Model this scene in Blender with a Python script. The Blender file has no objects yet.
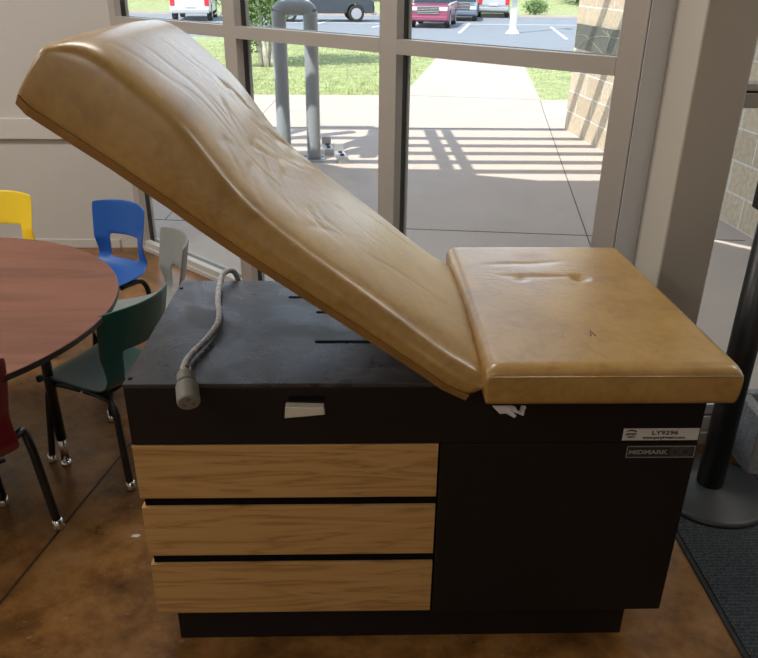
import bpy, bmesh, math, random
from mathutils import Vector, Matrix
random.seed(7)
S = bpy.context.scene
COL = S.collection
PI = math.pi
R = math.radians

# ------------------------------------------------------------------ materials
def nm(name):
    m = bpy.data.materials.new(name); m.use_nodes = True
    nt = m.node_tree
    return m, nt, nt.nodes, nt.links, nt.nodes['Principled BSDF']

def simple(name, col, rough=.5, metal=0., spec=.5, var=0., vscale=8., bump=0., bscale=60., rvar=0., coat=0., stretch=(1,1,1), emit=None, bdist=.01):
    m, nt, N, L, b = nm(name)
    b.inputs['Base Color'].default_value = (*col, 1)
    b.inputs['Roughness'].default_value = rough
    b.inputs['Metallic'].default_value = metal
    b.inputs['Specular IOR Level'].default_value = spec
    if coat:
        b.inputs['Coat Weight'].default_value = coat; b.inputs['Coat Roughness'].default_value = .15
    if emit:
        b.inputs['Emission Color'].default_value = (*emit[0], 1); b.inputs['Emission Strength'].default_value = emit[1]
    tc = N.new('ShaderNodeTexCoord'); mp = N.new('ShaderNodeMapping')
    mp.inputs['Scale'].default_value = stretch
    L.new(tc.outputs['Object'], mp.inputs['Vector'])
    if var or rvar:
        n = N.new('ShaderNodeTexNoise'); n.inputs['Scale'].default_value = vscale; n.inputs['Detail'].default_value = 6
        n.inputs['Roughness'].default_value = .6
        L.new(mp.outputs[0], n.inputs['Vector'])
        if var:
            cr = N.new('ShaderNodeValToRGB')
            cr.color_ramp.elements[0].position = .3; cr.color_ramp.elements[1].position = .7
            cr.color_ramp.elements[0].color = (*[c*(1-var) for c in col], 1)
            cr.color_ramp.elements[1].color = (*[min(1, c*(1+var)) for c in col], 1)
            L.new(n.outputs['Fac'], cr.inputs['Fac']); L.new(cr.outputs['Color'], b.inputs['Base Color'])
        if rvar:
            mr = N.new('ShaderNodeMapRange'); mr.inputs['From Min'].default_value = .3; mr.inputs['From Max'].default_value = .7
            mr.inputs['To Min'].default_value = max(0, rough-rvar); mr.inputs['To Max'].default_value = min(1, rough+rvar)
            L.new(n.outputs['Fac'], mr.inputs['Value']); L.new(mr.outputs[0], b.inputs['Roughness'])
    if bump:
        n2 = N.new('ShaderNodeTexNoise'); n2.inputs['Scale'].default_value = bscale; n2.inputs['Detail'].default_value = 4
        L.new(mp.outputs[0], n2.inputs['Vector'])
        bp = N.new('ShaderNodeBump'); bp.inputs['Strength'].default_value = bump; bp.inputs['Distance'].default_value = bdist
        L.new(n2.outputs['Fac'], bp.inputs['Height']); L.new(bp.outputs[0], b.inputs['Normal'])
    return m

def ramp(N, stops):
    cr = N.new('ShaderNodeValToRGB'); e = cr.color_ramp.elements
    e[0].position, e[0].color = stops[0][0], (*stops[0][1], 1)
    e[1].position, e[1].color = stops[-1][0], (*stops[-1][1], 1)
    for p, c in stops[1:-1]:
        x = e.new(p); x.color = (*c, 1)
    return cr

def wood(name, c0, c1, c2, axis='X', rough=.45, rings=True, sc=1.0):
    m, nt, N, L, b = nm(name)
    tc = N.new('ShaderNodeTexCoord'); mp = N.new('ShaderNodeMapping')
    mp.inputs['Scale'].default_value = {'X': (2.2*sc, 14*sc, 30*sc), 'XY': (2.0*sc, 16*sc, 2)}[axis]
    if axis == 'XY': mp.inputs['Rotation'].default_value = (0, 0, R(-14))
    L.new(tc.outputs['Object'], mp.inputs['Vector'])
    n = N.new('ShaderNodeTexNoise'); n.inputs['Scale'].default_value = 1.0; n.inputs['Detail'].default_value = 3; n.inputs['Distortion'].default_value = .6
    L.new(mp.outputs[0], n.inputs['Vector'])
    mul = N.new('ShaderNodeMath'); mul.operation = 'MULTIPLY'; mul.inputs[1].default_value = 16 if rings else 5
    L.new(n.outputs['Fac'], mul.inputs[0])
    sn = N.new('ShaderNodeMath'); sn.operation = 'SINE'; L.new(mul.outputs[0], sn.inputs[0])
    ab = N.new('ShaderNodeMath'); ab.operation = 'ABSOLUTE'; L.new(sn.outputs[0], ab.inputs[0])
    mp2 = N.new('ShaderNodeMapping'); mp2.inputs['Scale'].default_value = {'X': (14, 40, 320), 'XY': (14, 260, 2)}[axis]
    if axis == 'XY': mp2.inputs['Rotation'].default_value = (0, 0, R(-14))
    L.new(tc.outputs['Object'], mp2.inputs['Vector'])
    f = N.new('ShaderNodeTexNoise'); f.inputs['Scale'].default_value = 1; f.inputs['Detail'].default_value = 4
    L.new(mp2.outputs[0], f.inputs['Vector'])
    add = N.new('ShaderNodeMath'); add.operation = 'MULTIPLY_ADD'; add.inputs[1].default_value = .55
    L.new(ab.outputs[0], add.inputs[0])
    h = N.new('ShaderNodeMath'); h.operation = 'MULTIPLY'; h.inputs[1].default_value = .6; L.new(f.outputs['Fac'], h.inputs[0])
    L.new(h.outputs[0], add.inputs[2])
    cr = ramp(N, [(.2, c0), (.5, c1), (.85, c2)])
    L.new(add.outputs[0], cr.inputs['Fac']); L.new(cr.outputs['Color'], b.inputs['Base Color'])
    b.inputs['Roughness'].default_value = rough
    return m

def math_(N, L, op, a, b=None, c=None):
    n = N.new('ShaderNodeMath'); n.operation = op
    for i, v in enumerate((a, b, c)):
        if v is None: continue
        if isinstance(v, (int, float)): n.inputs[i].default_value = v
        else: L.new(v, n.inputs[i])
    return n.outputs[0]

def stained_floor():
    m, nt, N, L, b = nm('stained_concrete_floor')
    tc = N.new('ShaderNodeTexCoord')
    n1 = N.new('ShaderNodeTexNoise'); n1.inputs['Scale'].default_value = 2.2; n1.inputs['Detail'].default_value = 8; n1.inputs['Roughness'].default_value = .62; n1.inputs['Distortion'].default_value = .8
    n2 = N.new('ShaderNodeTexNoise'); n2.inputs['Scale'].default_value = 11; n2.inputs['Detail'].default_value = 8; n2.inputs['Roughness'].default_value = .7
    for n in (n1, n2): L.new(tc.outputs['Object'], n.inputs['Vector'])
    f = math_(N, L, 'ADD', math_(N, L, 'MULTIPLY', n1.outputs['Fac'], .5), math_(N, L, 'MULTIPLY', n2.outputs['Fac'], .5))
    cr = ramp(N, [(.37, (.060, .026, .008)), (.46, (.145, .064, .016)), (.55, (.25, .115, .030)), (.66, (.31, .17, .07))])
    L.new(f, cr.inputs['Fac'])
    # small pale scuffs and scratches
    mp = N.new('ShaderNodeMapping'); mp.inputs['Scale'].default_value = (28, 60, 1); mp.inputs['Rotation'].default_value = (0, 0, .5)
    L.new(tc.outputs['Object'], mp.inputs['Vector'])
    n3 = N.new('ShaderNodeTexNoise'); n3.inputs['Scale'].default_value = 1; n3.inputs['Detail'].default_value = 5; n3.inputs['Roughness'].default_value = .75
    L.new(mp.outputs[0], n3.inputs['Vector'])
    mr = N.new('ShaderNodeMapRange'); mr.inputs['From Min'].default_value = .60; mr.inputs['From Max'].default_value = .74; mr.inputs['To Max'].default_value = .55
    L.new(n3.outputs['Fac'], mr.inputs['Value'])
    mx = N.new('ShaderNodeMixRGB'); mx.inputs['Color2'].default_value = (.42, .33, .24, 1)
    L.new(mr.outputs[0], mx.inputs['Fac']); L.new(cr.outputs['Color'], mx.inputs['Color1']); L.new(mx.outputs[0], b.inputs['Base Color'])
    r = N.new('ShaderNodeMapRange'); r.inputs['To Min'].default_value = .20; r.inputs['To Max'].default_value = .42
    L.new(n2.outputs['Fac'], r.inputs['Value']); L.new(r.outputs[0], b.inputs['Roughness'])
    bp = N.new('ShaderNodeBump'); bp.inputs['Strength'].default_value = .12; bp.inputs['Distance'].default_value = .01
    L.new(n1.outputs['Fac'], bp.inputs['Height']); L.new(bp.outputs[0], b.inputs['Normal'])
    return m

def leather(name, centers, wr=1.0):
    """tan vinyl with creases around the given object-space centres (x,y,z,radius)"""
    m, nt, N, L, b = nm(name)
    tc = N.new('ShaderNodeTexCoord')
    n1 = N.new('ShaderNodeTexNoise'); n1.inputs['Scale'].default_value = 5; n1.inputs['Detail'].default_value = 7; n1.inputs['Roughness'].default_value = .65
    L.new(tc.outputs['Object'], n1.inputs['Vector'])
    n1b = N.new('ShaderNodeTexNoise'); n1b.inputs['Scale'].default_value = 34; n1b.inputs['Detail'].default_value = 6; n1b.inputs['Distortion'].default_value = 1.2
    L.new(tc.outputs['Object'], n1b.inputs['Vector'])
    cf = math_(N, L, 'ADD', math_(N, L, 'MULTIPLY', n1.outputs['Fac'], .6), math_(N, L, 'MULTIPLY', n1b.outputs['Fac'], .4))
    cr = ramp(N, [(.36, (.28, .150, .032)), (.5, (.375, .215, .052)), (.64, (.44, .265, .075))])
    b.inputs['Specular IOR Level'].default_value = .65; b.inputs['Coat Weight'].default_value = .8; b.inputs['Coat Roughness'].default_value = .27; b.inputs['Coat IOR'].default_value = 1.65
    L.new(cf, cr.inputs['Fac']); L.new(cr.outputs['Color'], b.inputs['Base Color'])
    b.inputs['Roughness'].default_value = .36
    r = N.new('ShaderNodeMapRange'); r.inputs['To Min'].default_value = .34; r.inputs['To Max'].default_value = .5
    L.new(n1b.outputs['Fac'], r.inputs['Value']); L.new(r.outputs[0], b.inputs['Roughness'])
    # fine creases running mostly along the length, dense near the worn centres
    mp = N.new('ShaderNodeMapping'); mp.inputs['Scale'].default_value = (16, 42, 16)
    L.new(tc.outputs['Object'], mp.inputs['Vector'])
    w = N.new('ShaderNodeTexNoise'); w.inputs['Scale'].default_value = 1.0; w.inputs['Detail'].default_value = 5; w.inputs['Distortion'].default_value = 1.5
    L.new(mp.outputs[0], w.inputs['Vector'])
    ridg = math_(N, L, 'ABSOLUTE', math_(N, L, 'SUBTRACT', w.outputs['Fac'], .5))
    ridg = math_(N, L, 'MINIMUM', math_(N, L, 'MULTIPLY', ridg, 9), 1.0)
    tot = None
    for (cx, cy, cz, rad) in centers:
        vd = N.new('ShaderNodeVectorMath'); vd.operation = 'DISTANCE'; vd.inputs[1].default_value = (cx, cy, cz)
        L.new(tc.outputs['Object'], vd.inputs[0])
        mr = N.new('ShaderNodeMapRange'); mr.inputs['From Min'].default_value = rad; mr.inputs['From Max'].default_value = rad*.25
        L.new(vd.outputs['Value'], mr.inputs['Value'])
        tot = mr.outputs[0] if tot is None else math_(N, L, 'MAXIMUM', tot, mr.outputs[0])
    h = math_(N, L, 'MULTIPLY', ridg, tot)
    grain = N.new('ShaderNodeTexVoronoi'); grain.inputs['Scale'].default_value = 420
    L.new(tc.outputs['Object'], grain.inputs['Vector'])
    hh = math_(N, L, 'ADD', math_(N, L, 'MULTIPLY', h, wr), math_(N, L, 'MULTIPLY', grain.outputs['Distance'], .05))
    hh = math_(N, L, 'ADD', hh, math_(N, L, 'MULTIPLY', n1.outputs['Fac'], .8))
    bp = N.new('ShaderNodeBump'); bp.inputs['Strength'].default_value = .22; bp.inputs['Distance'].default_value = .003
    L.new(hh, bp.inputs['Height']); L.new(bp.outputs[0], b.inputs['Normal'])
    return m

def glass(name, tint=(.93, .96, .96)):
    m, nt, N, L, b = nm(name)
    N.remove(b)
    out = [n for n in N if n.type == 'OUTPUT_MATERIAL'][0]
    tr = N.new('ShaderNodeBsdfTransparent'); tr.inputs['Color'].default_value = (*tint, 1)
    gl = N.new('ShaderNodeBsdfGlossy'); gl.inputs['Roughness'].default_value = .02
    gm = N.new('ShaderNodeNewGeometry'); dt = N.new('ShaderNodeVectorMath'); dt.operation = 'DOT_PRODUCT'
    L.new(gm.outputs['Incoming'], dt.inputs[0]); L.new(gm.outputs['Normal'], dt.inputs[1])
    c_ = math_(N, L, 'ABSOLUTE', dt.outputs['Value'])
    fr_ = math_(N, L, 'MULTIPLY_ADD', math_(N, L, 'POWER', math_(N, L, 'SUBTRACT', 1.0, c_), 5.0), .9, .025)
    mx = N.new('ShaderNodeMixShader')
    L.new(fr_, mx.inputs[0]); L.new(tr.outputs[0], mx.inputs[1]); L.new(gl.outputs[0], mx.inputs[2])
    L.new(mx.outputs[0], out.inputs['Surface'])
    return m

def block_wall_mat():
    m, nt, N, L, b = nm('split_face_block')
    tc = N.new('ShaderNodeTexCoord'); mp = N.new('ShaderNodeMapping')
    mp.inputs['Rotation'].default_value = (0, 0, 0)
    sep = N.new('ShaderNodeSeparateXYZ'); L.new(tc.outputs['Object'], sep.inputs[0])
    cb = N.new('ShaderNodeCombineXYZ'); L.new(sep.outputs['Y'], cb.inputs['X']); L.new(sep.outputs['Z'], cb.inputs['Y'])
    br = N.new('ShaderNodeTexBrick'); br.inputs['Scale'].default_value = 1
    br.inputs['Brick Width'].default_value = .40; br.inputs['Row Height'].default_value = .19
    br.inputs['Mortar Size'].default_value = .007; br.inputs['Mortar Smooth'].default_value = .2
    br.inputs['Color1'].default_value = (.66, .54, .39, 1); br.inputs['Color2'].default_value = (.57, .45, .32, 1)
    br.inputs['Mortar'].default_value = (.8, .75, .68, 1)
    L.new(cb.outputs[0], br.inputs['Vector'])
    n = N.new('ShaderNodeTexNoise'); n.inputs['Scale'].default_value = 30; n.inputs['Detail'].default_value = 6
    L.new(tc.outputs['Object'], n.inputs['Vector'])
    mx = N.new('ShaderNodeMixRGB'); mx.blend_type = 'MULTIPLY'; mx.inputs['Fac'].default_value = .5
    L.new(br.outputs['Color'], mx.inputs['Color1'])
    cr = ramp(N, [(.3, (.6, .6, .6)), (.7, (1.1, 1.1, 1.1))]); L.new(n.outputs['Fac'], cr.inputs['Fac']); L.new(cr.outputs[0], mx.inputs['Color2'])
    L.new(mx.outputs[0], b.inputs['Base Color']); b.inputs['Roughness'].default_value = .95
    bp = N.new('ShaderNodeBump'); bp.inputs['Strength'].default_value = .6; bp.inputs['Distance'].default_value = .01
    hh = math_(N, L, 'SUBTRACT', n.outputs['Fac'], br.outputs['Fac']); L.new(hh, bp.inputs['Height']); L.new(bp.outputs[0], b.inputs['Normal'])
    return m

def mat_carpet():
    m, nt, N, L, b = nm('ribbed_mat')
    tc = N.new('ShaderNodeTexCoord')
    v = N.new('ShaderNodeTexVoronoi'); v.inputs['Scale'].default_value = 1
    mp = N.new('ShaderNodeMapping'); mp.inputs['Scale'].default_value = (150, 95, 1); L.new(tc.outputs['Object'], mp.inputs['Vector'])
    v.inputs['Randomness'].default_value = .35
    L.new(mp.outputs[0], v.inputs['Vector'])
    cr = ramp(N, [(.1, (.075, .088, .098)), (.45, (.035, .042, .05)), (.75, (.008, .010, .013))])
    L.new(v.outputs['Distance'], cr.inputs['Fac']); L.new(cr.outputs[0], b.inputs['Base Color'])
    b.inputs['Roughness'].default_value = 1
    bp = N.new('ShaderNodeBump'); bp.inputs['Strength'].default_value = .8; bp.inputs['Distance'].default_value = .004; bp.invert = True
    L.new(v.outputs['Distance'], bp.inputs['Height']); L.new(bp.outputs[0], b.inputs['Normal'])
    return m

def body_top_mat():
    m, nt, N, L, b = nm('dark_laminate_top')
    tc = N.new('ShaderNodeTexCoord')
    b.inputs['Base Color'].default_value = (.030, .024, .023, 1); b.inputs['Specular IOR Level'].default_value = .62
    n = N.new('ShaderNodeTexNoise'); n.inputs['Scale'].default_value = 6; n.inputs['Detail'].default_value = 7; n.inputs['Distortion'].default_value = 1.4; n.inputs['Roughness'].default_value = .6
    L.new(tc.outputs['Object'], n.inputs['Vector'])
    mr = N.new('ShaderNodeMapRange'); mr.inputs['From Min'].default_value = .42; mr.inputs['From Max'].default_value = .62; mr.inputs['To Min'].default_value = .26; mr.inputs['To Max'].default_value = .46
    L.new(n.outputs['Fac'], mr.inputs['Value']); L.new(mr.outputs[0], b.inputs['Roughness'])
    # dusty smears
    mp = N.new('ShaderNodeMapping'); mp.inputs['Scale'].default_value = (10, 22, 1); mp.inputs['Rotation'].default_value = (0, 0, .3)
    L.new(tc.outputs['Object'], mp.inputs['Vector'])
    n2 = N.new('ShaderNodeTexNoise'); n2.inputs['Scale'].default_value = 1; n2.inputs['Detail'].default_value = 4; n2.inputs['Distortion'].default_value = 2
    L.new(mp.outputs[0], n2.inputs['Vector'])
    cr = ramp(N, [(.5, (.030, .026, .027)), (.7, (.055, .050, .052))]); L.new(n2.outputs['Fac'], cr.inputs['Fac']); L.new(cr.outputs[0], b.inputs['Base Color'])
    return m

M = dict(
    floor=stained_floor(),
    wall=simple('painted_wall', (.50, .475, .44), .75, var=.03, vscale=3, bump=.08, bscale=120),
    wallw=simple('window_lit_wall_return', (.66, .67, .70), .6, bump=.05, bscale=100),  # paler, bluer than the wall: window light put into the colour
    trim=simple('painted_rail', (.54, .52, .48), .5),
    ceil=simple('ceiling_tile', (.7, .69, .66), .9, bump=.2, bscale=90),
    post=simple('painted_post', (.47, .435, .38), .38, var=.04, vscale=2, stretch=(1, 1, .2), bump=.05, bscale=40),
    alu=simple('bronze_anodised_frame', (.42, .385, .35), .42, metal=.15, var=.03, vscale=4),
    alud=simple('dark_glazing_channel', (.045, .036, .035), .5),
    alul=simple('pale_frame_inner', (.50, .48, .45), .5),
    glass=glass('window_glass'),
    leather=leather('tan_vinyl_back', [(-.13, .24, 1.01, .26), (-.02, .28, .92, .22), (-.30, .24, 1.2, .16)], 1.2),
    leather2=leather('tan_vinyl_seat', [(.36, .30, .75, .14), (.48, .32, .75, .12)], 1.5),
    vedge=simple('tan_vinyl_shaded', (.27, .145, .04), .5, var=.15, vscale=12),  # darker copy of the cushion vinyl, colouring in the shade of the underside
    body=simple('dark_brown_laminate', (.0100, .0076, .0070), .45, spec=.25, var=.15, vscale=30, stretch=(1, 1, 8)),
    bodytop=body_top_mat(),
    black=simple('recess_shade_black', (.004, .004, .004), .9, spec=.1),  # flat black that paints the shade inside gaps, slots and holes
    oak=wood('oak_laminate', (.28, .148, .045), (.42, .235, .078), (.48, .28, .10), 'X', .5),
    cherry=wood('cherry_laminate', (.125, .045, .026), (.165, .062, .036), (.20, .078, .046), 'XY', .45, rings=False),
    edge=simple('grey_edge_band', (.045, .045, .047), .35),
    handle=simple('bone_plastic', (.56, .53, .43), .45, var=.08, vscale=30),
    label=simple('label_white', (.62, .60, .56), .5),
    ink=simple('label_ink', (.03, .03, .035), .6),
    plate=simple('nameplate_black', (.02, .018, .017), .35),
    silver=simple('nameplate_silver', (.34, .33, .31), .4, metal=.3),
    dull=simple('nameplate_dull', (.11, .105, .10), .5),
    tape=simple('torn_white_lining', (.55, .54, .55), .8, var=.1, vscale=40),
    braid=simple('grey_braided_sleeve', (.34, .335, .33), .5, var=.6, vscale=130, bump=.5, bscale=260, bdist=.003),
    plug=simple('grey_plug', (.20, .195, .17), .6, var=.1, vscale=30),
    tubeb=simple('black_tube', (.012, .012, .013), .28),
    chrome=simple('chrome', (.75, .74, .72), .15, metal=1),
    yellow=simple('yellow_plastic', (.78, .55, .025), .42, bump=.1, bscale=200, bdist=.002),
    blue=simple('blue_plastic', (.010, .085, .34), .40, bump=.1, bscale=200, bdist=.002),
    grey=simple('grey_plastic', (.24, .255, .245), .42, bump=.1, bscale=200, bdist=.002),
    green=simple('green_plastic', (.014, .075, .068), .38, bump=.1, bscale=200, bdist=.002),
    red=simple('red_plastic', (.20, .012, .024), .38, bump=.1, bscale=200, bdist=.002),
    mat=mat_carpet(),
    rubber=simple('rubber_edge', (.018, .02, .022), .7),
    stan=simple('stanchion_black', (.014, .014, .015), .38),
    stanb=simple('stanchion_base', (.026, .029, .031), .42, var=.15, vscale=6),
    cmu=simple('grey_cinder_block', (.27, .275, .28), .95, var=.2, vscale=40, bump=.8, bscale=90),
    joint=simple('floor_joint', (.045, .018, .007), .6),
    conc=simple('exterior_concrete', (.52, .43, .375), .9, var=.06, vscale=1.5, bump=.1, bscale=60),
    cjoint=simple('concrete_joint', (.12, .10, .09), .9),
    asph=simple('asphalt', (.23, .25, .285), .9, var=.08, vscale=2, bump=.1, bscale=80),
    stripe=simple('road_paint', (.85, .85, .83), .8),
    grassg=simple('grass_ground', (.34, .37, .17), 1, var=.35, vscale=5, bump=.5, bscale=60),
    grass=simple('grass_blades', (.40, .46, .20), .8, var=.35, vscale=3),
    leaf=simple('leaves_green', (.10, .19, .045), .6, var=.4, vscale=6),
    leafy=simple('leaves_yellow_green', (.27, .33, .06), .6, var=.3, vscale=5),
    bark=simple('pale_bark', (.66, .60, .53), .9, var=.25, vscale=14),
    block=block_wall_mat(),
    slate=simple('slate_plaque', (.115, .115, .095), .6, var=.18, vscale=20),
    slatel=simple('slate_lines', (.30, .29, .22), .7),
    steel=simple('painted_steel', (.30, .32, .34), .45, var=.06, vscale=10),
    galv=simple('galvanised', (.52, .53, .54), .4, metal=.4),
    perg=simple('pergola_steel', (.25, .21, .17), .6),
    scrap=simple('paper_scrap', (.6, .58, .52), .8),
    tire=simple('tyre', (.02, .02, .02), .85),
    rim=simple('alloy_rim', (.5, .5, .52), .3, metal=.7),
    cglass=simple('car_glass', (.03, .04, .05), .08),
    cwhite=simple('car_white', (.75, .76, .78), .25, coat=.5),
    cblack=simple('car_black', (.03, .04, .055), .25, coat=.5),
    csilver=simple('car_silver', (.42, .43, .46), .3, metal=.3, coat=.4),
    cgrey=simple('car_blue_grey', (.16, .20, .26), .3, metal=.3, coat=.4),
    cmar=simple('car_maroon', (.27, .05, .11), .25, coat=.6),
    tail=simple('tail_lamp', (.65, .02, .03), .25),
    lamp=simple('head_lamp', (.7, .72, .75), .12),
    fill_glow=simple('fill_panel_glow', (.9, .9, .88), .6, emit=((1, .95, .87), 2.0)),  # glow of the added fill panels
)

# ------------------------------------------------------------------ helpers
def link(o, parent=None):
    COL.objects.link(o)
    if parent: o.parent = parent
    return o

def thing(name, label, cat, loc=(0, 0, 0), rz=0, group=None, kind=None):
    o = bpy.data.objects.new(name, None); COL.objects.link(o); o.empty_display_size = .1
    o.location = loc; o.rotation_euler = (0, 0, rz)
    return tag(o, label, cat, group, kind)

def tag(o, label=None, cat=None, group=None, kind=None):
    if label: o['label'] = label
    if cat: o['category'] = cat
    if group: o['group'] = group
    if kind: o['kind'] = kind
    return o

def obj(name, bm, mat, parent=None, smooth=False, bevel=0, seg=2, sub=0, solid=0, angle=35, loc=None):
    me = bpy.data.meshes.new(name)
    bmesh.ops.recalc_face_normals(bm, faces=bm.faces)
    bm.to_mesh(me); bm.free()
    mats = mat if isinstance(mat, (list, tuple)) else [mat]
    for x in mats: me.materials.append(x)
    if smooth:
        for p in me.polygons: p.use_smooth = True
    o = bpy.data.objects.new(name, me); link(o, parent)
    if loc is not None: o.location = loc
    if solid:
        md = o.modifiers.new('s', 'SOLIDIFY'); md.thickness = solid; md.offset = 0
    if bevel:
        md = o.modifiers.new('b', 'BEVEL'); md.width = bevel; md.segments = seg; md.limit_method = 'ANGLE'; md.angle_limit = R(angle)
    if sub:
        md = o.modifiers.new('u', 'SUBSURF'); md.levels = sub; md.render_levels = sub
    return o

def struct(name, bm, mat, parent=None, **k):
    o = obj(name, bm, mat, parent, **k)
    if parent is None: o['kind'] = 'structure'
    return o

def box(bm, lo, hi, mi=0, rot=None):
    c = [(lo[i]+hi[i])/2 for i in range(3)]; s = [abs(hi[i]-lo[i]) for i in range(3)]
    r = bmesh.ops.create_cube(bm, size=1)
    vs = r['verts']
    bmesh.ops.scale(bm, vec=s, verts=vs)
    if rot: bmesh.ops.rotate(bm, cent=(0, 0, 0), matrix=rot, verts=vs)
    bmesh.ops.translate(bm, vec=c, verts=vs)
    for f in {f for v in vs for f in v.link_faces}: f.material_index = mi
    return vs

def B(lo, hi):
    bm = bmesh.new(); box(bm, lo, hi); return bm

def prism(bm, pts, z0, z1, mi=0):
    a = [bm.verts.new((x, y, z0)) for x, y in pts]; b = [bm.verts.new((x, y, z1)) for x, y in pts]
    n = len(pts); fs = [bm.faces.new(a[::-1]), bm.faces.new(b)]
    for i in range(n): fs.append(bm.faces.new((a[i], a[(i+1) % n], b[(i+1) % n], b[i])))
    for f in fs: f.material_index = mi
    return a+b

def cyl(bm, p, r, h, n=32, r2=None, axis='Z', mi=0):
    r2 = r if r2 is None else r2
    res = bmesh.ops.create_cone(bm, cap_ends=True, segments=n, radius1=r, radius2=r2, depth=h)
    vs = res['verts']
    if axis == 'X': bmesh.ops.rotate(bm, cent=(0, 0, 0), matrix=Matrix.Rotation(PI/2, 3, 'Y'), verts=vs)
    if axis == 'Y': bmesh.ops.rotate(bm, cent=(0, 0, 0), matrix=Matrix.Rotation(PI/2, 3, 'X'), verts=vs)
    off = Vector(p) + (Vector((0, 0, h/2)) if axis == 'Z' else Vector((0, 0, 0)))
    bmesh.ops.translate(bm, vec=off, verts=vs)
    for f in {f for v in vs for f in v.link_faces}: f.material_index = mi
    return vs

def lathe(bm, prof, n=40, c=(0, 0, 0), mi=0):
    rings = []
    for r, z in prof:
        if r < 1e-5: rings.append([bm.verts.new((c[0], c[1], c[2]+z))])
        else: rings.append([bm.verts.new((c[0]+r*math.cos(2*PI*i/n), c[1]+r*math.sin(2*PI*i/n), c[2]+z)) for i in range(n)])
    for a, b in zip(rings, rings[1:]):
        for i in range(n):
            j = (i+1) % n
            if len(a) == 1: f = bm.faces.new((a[0], b[i], b[j]))
            elif len(b) == 1: f = bm.faces.new((a[i], a[j], b[0]))
            else: f = bm.faces.new((a[i], a[j], b[j], b[i]))
            f.material_index = mi

def smooth_path(pts, k=6):
    P = [Vector(p) for p in pts]; out = []
    Q = [2*P[0]-P[1]] + P + [2*P[-1]-P[-2]]
    for i in range(1, len(Q)-2):
        for s in range(k):
            t = s/k; a, b, c, d = Q[i-1], Q[i], Q[i+1], Q[i+2]
            out.append(.5*((2*b)+(c-a)*t+(2*a-5*b+4*c-d)*t*t+(3*b-a-3*c+d)*t**3))
    out.append(P[-1]); return out

def tube(bm, pts, r, n=12, k=6, mi=0, caps=True):
    path = smooth_path(pts, k) if k > 1 else [Vector(p) for p in pts]
    rad = r if callable(r) else (lambda t: r)
    t0 = (path[1]-path[0]).normalized()
    up = Vector((0, 0, 1)) if abs(t0.z) < .9 else Vector((1, 0, 0))
    nrm = (up - t0*up.dot(t0)).normalized(); rings = []
    for i, p in enumerate(path):
        t = (path[min(i+1, len(path)-1)]-path[max(i-1, 0)]).normalized()
        nrm = (nrm - t*nrm.dot(t)).normalized(); bn = t.cross(nrm)
        rr = rad(i/(len(path)-1))
        rings.append([bm.verts.new(p + (nrm*math.cos(2*PI*j/n)+bn*math.sin(2*PI*j/n))*rr) for j in range(n)])
    for a, b in zip(rings, rings[1:]):
        for j in range(n):
            f = bm.faces.new((a[j], a[(j+1) % n], b[(j+1) % n], b[j])); f.material_index = mi; f.smooth = True
    if caps:
        bm.faces.new(rings[0][::-1]).material_index = mi; bm.faces.new(rings[-1]).material_index = mi

def text(name, s, size, loc, rot, mat, parent, ext=.0004, align='CENTER', width=1., label=None, bold=0):
    cu = bpy.data.curves.new(name, 'FONT'); cu.body = s; cu.size = size; cu.extrude = ext; cu.align_x = align; cu.align_y = 'CENTER'; cu.offset = bold
    o = bpy.data.objects.new(name, cu); COL.objects.link(o)
    dg = bpy.context.evaluated_depsgraph_get(); me = bpy.data.meshes.new_from_object(o.evaluated_get(dg))
    bpy.data.objects.remove(o); bpy.data.curves.remove(cu)
    me.materials.clear(); me.materials.append(mat); me.name = name
    o = bpy.data.objects.new(name, me); link(o, parent); o.location = loc; o.rotation_euler = rot; o.scale = (width, 1, 1)
    if label: o['label'] = label
    return o

# ------------------------------------------------------------------ camera
H = 1.355; F = 741.
yaw, pitch, roll = R(1.67), R(25.5), R(.63)
fw = Vector((math.sin(yaw)*math.cos(pitch), math.cos(yaw)*math.cos(pitch), -math.sin(pitch)))
r0 = Vector((math.cos(yaw), -math.sin(yaw), 0)); u0 = r0.cross(fw)
rr = r0*math.cos(roll)+u0*math.sin(roll); uu = rr.cross(fw)
cd = bpy.data.cameras.new('camera'); cam = bpy.data.objects.new('camera', cd); COL.objects.link(cam)
cd.sensor_fit = 'HORIZONTAL'; cd.sensor_width = 36; cd.lens = F/758*36; cd.clip_start = .05; cd.clip_end = 400
m3 = Matrix((rr, uu, -fw)).transposed()
cam.matrix_world = Matrix.Translation((0, 0, H)) @ m3.to_4x4()
S.camera = cam

# ------------------------------------------------------------------ room shell
# window wall runs at 45 degrees; WP is its foot point, WA along it (towards the right), WN outward
WP = Vector((-.98, 3.667, 0)); WA = Vector((math.cos(R(-44.6)), math.sin(R(-44.6)), 0)); WN = Vector((-WA.y, WA.x, 0)); WP = WP - WA*.014
WROT = Matrix((WA, WN, Vector((0, 0, 1)))).transposed()
def wbox(bm, t0, t1, n0, n1, z0, z1, mi=0):
    vs = box(bm, (t0, n0, z0), (t1, n1, z1), mi)
    return vs
def wroot(name):
    o = bpy.data.objects.new(name, None); COL.objects.link(o); o.empty_display_size = .2
    o.location = WP; o.rotation_euler = (0, 0, R(-44.6)); return o
def wpt(t, n, z): return WP + WA*t + WN*n + Vector((0, 0, z))

CZ = 2.9
c0 = wpt(-.31, 0, 0); c1 = wpt(2.42, 0, 0)
bm = bmesh.new()
XR = 3.4; YB = -2.6; XL = -4.2; YL = 3.88; YR = 2.0
prism(bm, [(XL, YB), (XR, YB), (XR, YR+.12), (.80, YR+.12), (c1.x+.09, c1.y+.09), (c0.x+.05, c0.y+.15), (XL, YL+.1)], -.12, 0, 0)
struct('floor', bm, M['floor'])
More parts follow.
